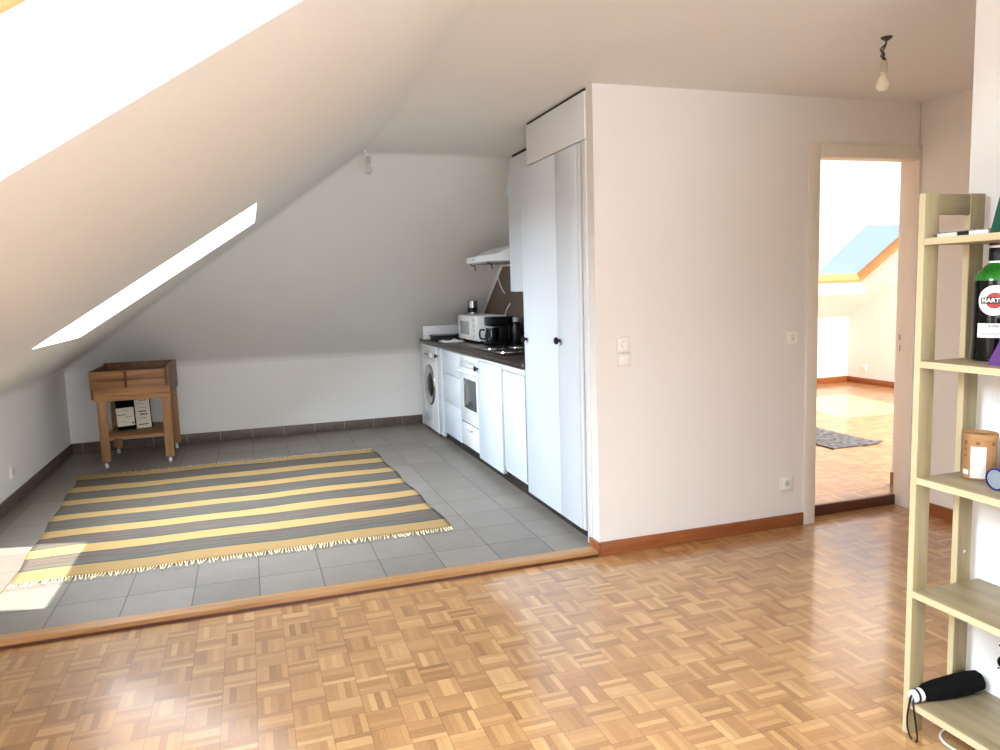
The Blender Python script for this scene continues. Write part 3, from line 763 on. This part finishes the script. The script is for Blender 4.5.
# packets on the cart shelf
def packet(name, label, x, y, w, h, tilt, lab, mark):
    t = thing(name, label, 'packet', (x, y, .282), 'packets on the planter trolley'); t.rotation_euler = (math.radians(-8), math.radians(tilt), 0)
    T = Vector((x, y, .282))
    def bx(*a, **k): return B().box(*[v + o for v, o in zip(a, (x, x, y, y, .282, .282))], **k)
    bx(0, w, 0, .05, 0, h, bev=.008).done('bag', M['fabric'], t)
    l = bx(*lab[:2], -.003, .001, *lab[2:], bev=.001).done('paper_label', M['paper'], t)
    k0 = lab[2]; hh = lab[3] - lab[2]; ww = lab[1] - lab[0]
    for (a, c, z, th) in mark:
        B().box(x + lab[0] + a * ww, x + lab[0] + c * ww, y - .0042, y - .0028, .282 + k0 + z * hh, .282 + k0 + (z + th) * hh).done('print', M['ink'], l, smooth=False)
    return t
packet('soil_packet', 'left black packet with short cream label on the planter trolley', -2.80, 3.72, .150, .30, -3, (.0, .140, .03, .19),
       [(.08, .55, .60, .035), (.5, .85, .48, .02), (.2, .6, .25, .015), (.3, .7, .85, .012), (.84, .96, .10, .085)])
packet('soil_packet', 'right packet with tall cream label and barcode on the planter trolley', -2.650, 3.715, .125, .29, -3, (.002, .122, .004, .288),
       [(.1, .8, .93, .04), (.35, .85, .84, .02), (.3, .8, .62, .012), (.2, .75, .50, .03), (.3, .38, .40, .05), (.42, .55, .40, .05), (.6, .66, .40, .05), (.72, .8, .40, .05), (.2, .7, .30, .012), (.15, .8, .10, .025), (.1, .85, .75, .008)])

# ------------------------------------------------------------------ shelf unit
SX0, SX1 = .182, .412; SY = -1.777; SYE = -3.05
t = thing('wooden_shelf', 'pale birch shelf unit against the white wall end', 'shelf', (.31, -2.4, 0))
SH = (1.512, 1.159, .812, .460, .108)
for ys in (SY, SYE - .02):
    for xs in (SX0, SX1 - .056):
        u = B().box(xs + .002, xs + .056, ys, ys + .02, 0, 1.64, .0015).done('upright', M['birchz'], t)
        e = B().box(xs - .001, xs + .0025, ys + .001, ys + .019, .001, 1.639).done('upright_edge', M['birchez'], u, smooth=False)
        e['label'] = 'pale narrow edge of the upright'
        for zz in (.555, ):
            B().cyl((xs + .028, ys - .001, zz), (xs + .028, ys + .002, zz), .006, n=10).done('bolt', M['steel'], u)
    B().box(SX0 + .056, SX1 - .056, ys + .001, ys + .019, 1.580, 1.638, .0015).done('top_rail', M['birchx'], t)
for z in SH:
    s = B().box(SX0 + .003, .447, SYE, SY - .0005, z - .020, z, .001).done('shelf_board', M['birchy'], t)
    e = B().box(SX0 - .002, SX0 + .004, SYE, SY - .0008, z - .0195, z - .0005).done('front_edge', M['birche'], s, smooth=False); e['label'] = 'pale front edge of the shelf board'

# --- bottle with label
def cyl_patch(b, cx, cy, r, az, pts_fn):
    pass
def wrap(verts, cx, cy, z0, r, az):
    out = []
    for (u, w) in verts:
        a = az + u / r
        out.append(Vector((cx + r * math.cos(a), cy + r * math.sin(a), z0 + w)))
    return out
def wrap_mesh(verts, faces, cx, cy, z0, r, az):
    b = B(); vv = [b.bm.verts.new(p) for p in wrap(verts, cx, cy, z0, r, az)]
    for f in faces:
        try: b.bm.faces.new([vv[i] for i in f])
        except ValueError: pass
    return b
def disc_grid(R, n=10, m=40, y0=None, y1=None):
    V_, F_ = [(0, 0)], []
    for k in range(1, n + 1):
        for i in range(m):
            a = 2 * PI * i / m; V_.append((R * k / n * math.cos(a), R * k / n * math.sin(a)))
    for i in range(m): F_.append((0, 1 + i, 1 + (i + 1) % m))
    for k in range(n - 1):
        for i in range(m):
            a = 1 + k * m; F_.append((a + i, a + m + i, a + m + (i + 1) % m, a + (i + 1) % m))
    return V_, F_
def rect_grid(w, h, n=14):
    V_, F_ = [], []
    for i in range(n + 1):
        V_ += [(-w / 2 + w * i / n, -h / 2), (-w / 2 + w * i / n, h / 2)]
    for i in range(n): F_.append((2 * i, 2 * i + 2, 2 * i + 3, 2 * i + 1))
    return V_, F_
def text_geo(s, size):
    cu = bpy.data.curves.new('txt', 'FONT'); cu.body = s; cu.size = size; cu.align_x = 'CENTER'; cu.align_y = 'CENTER'; cu.offset = size * .018
    o = bpy.data.objects.new('txt', cu); COL.objects.link(o)
    bpy.context.view_layer.update()
    me = bpy.data.meshes.new_from_object(o.evaluated_get(bpy.context.evaluated_depsgraph_get()))
    bm_ = bmesh.new(); bm_.from_mesh(me); bmesh.ops.triangulate(bm_, faces=bm_.faces[:])
    V_ = [(v.co.x, v.co.y) for v in bm_.verts]; F_ = [[v.index for v in f.verts] for f in bm_.faces]
    bm_.free(); bpy.data.objects.remove(o); bpy.data.meshes.remove(me)
    return V_, F_
bx_, by_, bz_ = .350, -1.869, SH[1]
br = .054
t = thing('vermouth_bottle', 'dark green bottle with round white label on the second shelf', 'bottle', (bx_, by_, bz_))
B().lathe([(0, .004), (br * .9, 0), (br * 1.04, .006), (br * 1.04, .02), (br, .045), (br, .228)], (bx_, by_, bz_), (0, 0, 1), 40).done('body', M['bottle'], t)
g = B().lathe([(br, .228), (br * .98, .238), (br * .86, .252), (br * .58, .264), (.021, .274), (.0185, .285), (.018, .332), (0, .332)], (bx_, by_, bz_), (0, 0, 1), 40).done('neck', M['bottlegreen'], t)
B().lathe([(.0195, .281), (.0198, .283), (.0190, .318), (.0185, .32)], (bx_, by_, bz_), (0, 0, 1), 32).done('neck_label', M['black'], g)
B().lathe([(.0200, .276), (.0204, .277), (.0204, .281), (.0199, .282)], (bx_, by_, bz_), (0, 0, 1), 32).done('neck_band', M['lwhite'], g)
B().lathe([(.0192, .319), (.0196, .320), (.0196, .324), (.019, .325)], (bx_, by_, bz_), (0, 0, 1), 32).done('neck_band', M['lwhite'], g)
B().lathe([(.0188, .325), (.0195, .326), (.0193, .360), (.0175, .364), (0, .364)], (bx_, by_, bz_), (0, 0, 1), 32).done('cap', M['cap'], t)
az = math.atan2(-3.461 - by_, -1.668 - bx_)
lab = wrap_mesh(*disc_grid(.042), bx_, by_, bz_ + .172, br + .0006, az).done('round_label', M['lwhite'], t)
wrap_mesh(*disc_grid(.0225, 6), bx_, by_, bz_ + .172, br + .0011, az).done('red_disc', M['lred'], lab)
wrap_mesh(*rect_grid(.070, .0175), bx_, by_, bz_ + .172, br + .0016, az).done('name_band', M['ink'], lab)
tv, tf = text_geo('MARTINI', .0165); wrap_mesh(tv, tf, bx_, by_, bz_ + .172, br + .0022, az).done('lettering', M['lwhite'], lab, smooth=False)
l2 = wrap_mesh(*rect_grid(.085, .040), bx_, by_, bz_ + .088, br + .0006, az).done('lower_label', M['lwhite'], t)
tv, tf = text_geo('ROSSO', .0085); wrap_mesh(tv, tf, bx_, by_, bz_ + .100, br + .0012, az).done('lettering', M['ink'], l2, smooth=False)
b = B(); b.tube([p for p in wrap([(-.03 + .004 * k, .004 * math.sin(k * 1.9)) for k in range(14)], bx_, by_, bz_ + .078, br + .001, az)], .0006, 5).done('signature', M['ink'], l2)
# purple leaning package
o = B().prism([(.235, -1.945, SH[1]), (.235, -1.995, SH[1]), (.235, -2.058, SH[1] + .125), (.235, -2.008, SH[1] + .125)], (.045, 0, 0)).done('purple_box', M['purple'], smooth=False, origin=(.235, -2.0, SH[1]))
tag(o, 'leaning purple box on the second shelf beside the bottle', 'box')
# top shelf
t = thing('magazine', 'thin grey magazine lying flat on the top shelf', 'magazine', (.3, -1.84, SH[0]))
B().box(.205, .40, -1.955, -1.800, SH[0], SH[0] + .011, .001).done('pages', M['lwhite'], t)
B().box(.203, .402, -1.957, -1.798, SH[0] + .011, SH[0] + .0135).done('cover', M['mag'], t, smooth=False)
B().box(.203, .2045, -1.90, -1.865, SH[0] + .001, SH[0] + .0115).done('spine_mark', M['ink'], t, smooth=False)
t = thing('green_book', 'dark green book leaning on the top shelf at the picture edge', 'book', (.28, -1.985, SH[0]))
q = [(.20, -1.965, SH[0]), (.20, -1.985, SH[0] - .0), (.20, -2.045, SH[0] + .22), (.20, -2.022, SH[0] + .225)]
B().prism(q, (.17, 0, 0)).done('cover', M['green'], t, smooth=False)
q = [(.203, -1.969, SH[0] + .003), (.203, -1.983, SH[0] + .003), (.203, -2.041, SH[0] + .217), (.203, -2.026, SH[0] + .222)]
B().prism(q, (.1685, 0, 0)).done('pages', M['paper'], t, smooth=False)
# third shelf: canister, blue torch, card
kx, ky, kz = .340, -1.850, SH[2]
t = thing('cardboard_canister', 'round brown cardboard canister with white speckled label on the third shelf', 'canister', (kx, ky, kz))
kr = .0435
B().lathe([(0, 0), (kr - .002, 0), (kr, .002), (kr, .124), (kr - .003, .124), (kr - .004, .116), (0, .114)], (kx, ky, kz), (0, 0, 1), 44).done('tube', M['kraft'], t)
B().lathe([(kr + .0002, .116), (kr + .002, .117), (kr + .002, .1325), (kr + .001, .134), (kr - .002, .133), (kr - .004, .126), (0, .125)], (kx, ky, kz), (0, 0, 1), 44).done('lid', M['kraft'], t)
azk = math.atan2(-3.461 - ky, -1.668 - kx)
wrap_mesh(*rect_grid(.040, .092), kx, ky, kz + .052, kr + .0007, azk - .06).done('label', M['speckle'], t)
for (du, zz, w, h) in ((-.004, .108, .009, .009), (-.038, .107, .007, .010), (.037, .107, .008, .009), (-.037, .02, .02, .014), (-.038, .068, .007, .006), (-.038, .088, .007, .006)):
    wrap_mesh(*rect_grid(w, h, 4), kx, ky, kz + zz, kr + .0025 if zz > .114 else kr + .0008, azk + du / kr).done('print_mark', M['kraftd'] if zz > .03 else M['lwhite'], t)
t = thing('blue_torch', 'dark blue cylinder with grey end lying on the third shelf', 'torch', (.3, -1.99, SH[2]))
r_ = .031; zc = SH[2] + r_ + .0005
B().lathe([(r_ * .86, 0), (r_ * .97, .001), (r_, .006), (r_, .014), (r_ * .97, .018)], (.250, -1.972, zc), (1, 0, 0), 32).done('end_ring', M['blue'], t)
B().lathe([(0, .004), (r_ * .88, .004), (r_ * .95, .03), (r_ * .93, .05), (0, .05)], (.250, -1.972, zc), (1, 0, 0), 32).done('grey_end', M['bluegrey'], t)
B().lathe([(0, .04), (r_ * .94, .04), (r_, .046), (r_, .185), (r_ * .8, .192), (0, .192)], (.250, -1.972, zc), (1, 0, 0), 32).done('barrel', M['blue'], t)
o = B().prism([(.35, -1.985, SH[2]), (.35, -2.05, SH[2]), (.425, -2.05, SH[2] + .13), (.425, -1.985, SH[2] + .13)], (.004, 0, 0)).done('cream_card', M['cream'], smooth=False, origin=(.36, -2.02, SH[2]))
tag(o, 'cream card leaning at the back of the third shelf', 'card')

# umbrella on the bottom shelf
zu = SH[4]
t = thing('folded_umbrella', 'black folded umbrella with silver handle lying on the lowest shelf', 'umbrella', (.33, -1.80, zu))
p0 = Vector((.188, -1.790, zu + .025)); p1 = Vector((.432, -1.812, zu + .036)); ax = (p1 - p0)
b = B(); L = ax.length
prof = [(0, .03), (.020, .03), (.026, .042), (.030, .08), (.033, .14), (.034, .20), (.030, .235), (.018, L - .005), (0, L)]
b.lathe(prof, p0, ax, 28)
for v in b.bm.verts:
    if v.co.z < zu + .0005: v.co.z = zu + .0005
    a = math.atan2(v.co.z - zu - .03, v.co.y + 1.80); v.co.z += .0012 * math.sin(a * 9)
b.done('canopy', M['fabric'], t)
h = B().lathe([(0, 0), (.014, 0), (.019, .004), (.020, .02), (.0205, .034), (0, .034)], p0 - ax.normalized() * .010 + Vector((0, 0, -.003)), ax, 24).done('handle', M['lgrey'], t)
B().lathe([(.0208, .012), (.0212, .013), (.0212, .019), (.0208, .02)], p0 - ax.normalized() * .010 + Vector((0, 0, -.003)), ax, 24).done('handle_band', M['black'], h)
B().tube(spline([(.182, -1.79, zu + .026), (.172, -1.792, zu + .018), (.170, -1.785, zu - .04), (.172, -1.786, zu - .085), (.171, -1.806, zu - .112), (.171, -1.822, zu - .10), (.171, -1.815, zu - .05), (.172, -1.803, zu + .002), (.180, -1.798, zu + .022)]), .0028, 8).done('wrist_strap', M['black'], t)
# white cable on the floor under the shelf
c = spline([(.40, -1.80, .004), (.32, -1.80, .004), (.262, -1.822, .004), (.238, -1.87, .004), (.252, -1.945, .004), (.29, -1.99, .006), (.34, -2.02, .006), (.40, -2.05, .006)])
tag(B().tube(c, .0036, 8).done('floor_cable', M['cable'], origin=(.3, -1.9, 0)), 'white cable looping on the parquet under the lowest shelf', 'cable')

# ------------------------------------------------------------------ light
w = bpy.data.worlds.new('sky'); S.world = w; w.use_nodes = True
bg = w.node_tree.nodes['Background']; bg.inputs[0].default_value = (.58, .80, 1.0, 1); bg.inputs[1].default_value = 1.15
def lamp(typ, name, loc, direction, energy, color, size=None, sizey=None):
    l = bpy.data.lights.new(name, typ); l.energy = energy; l.color = color
    if typ == 'AREA':
        l.shape = 'RECTANGLE'; l.size = size; l.size_y = sizey or size
    o = bpy.data.objects.new(name, l); COL.objects.link(o); o.location = loc
    o.rotation_euler = Vector(direction).to_track_quat('-Z', 'Y').to_euler()
    return o
sun = lamp('SUN', 'sun', (0, 0, 8), (-.395, -.335, -1.0), 18.0, (1.0, .93, .80)); sun.data.angle = math.radians(.6)
for nm_, (x0, x1, y0, y1), e in (('sky_over_window_one', W1, 400), ('sky_over_window_two', W2, 395)):
    lamp('AREA', nm_, onL((x0 + x1) / 2, (y0 + y1) / 2, .95), -EN, e, (.80, .91, 1.0), 1.7, 1.7)
lamp('AREA', 'next_room_fill', (4.7, .85, 2.3), (-.15, .55, -.9), 205, (1.0, .975, .94), 1.6, .7)  # fill lamp added out of sight to brighten the next room
lamp('AREA', 'rear_fill', (-1.1, -5.1, 1.45), (.12, 1, .05), 128, (.87, .93, 1.0), 3.0, 1.7)  # added room fill behind the viewer; the rear wall has no window

# ------------------------------------------------------------------ camera
cam = bpy.data.cameras.new('camera'); co = bpy.data.objects.new('camera', cam); COL.objects.link(co); S.camera = co
R_ = Vector((.94757802, -.31800539, -.03112019)); U_ = Vector((.06578225, .09884666, .992926)); F_ = Vector((.31267969, .94292201, -.11458403))
mt = Matrix((R_, U_, -F_)).transposed().to_4x4(); mt.translation = Vector((-1.6677232, -3.46145034, 1.40813919))
co.matrix_world = mt
cam.sensor_width = 36; cam.lens = 752.594 / 1000 * 36; cam.clip_start = .02
S.view_settings.view_transform = 'Standard'; S.view_settings.look = 'None'; S.view_settings.exposure = .15
S.cycles.use_denoising = True
S.cycles.max_bounces = 14; S.cycles.diffuse_bounces = 8; S.cycles.sample_clamp_indirect = 8
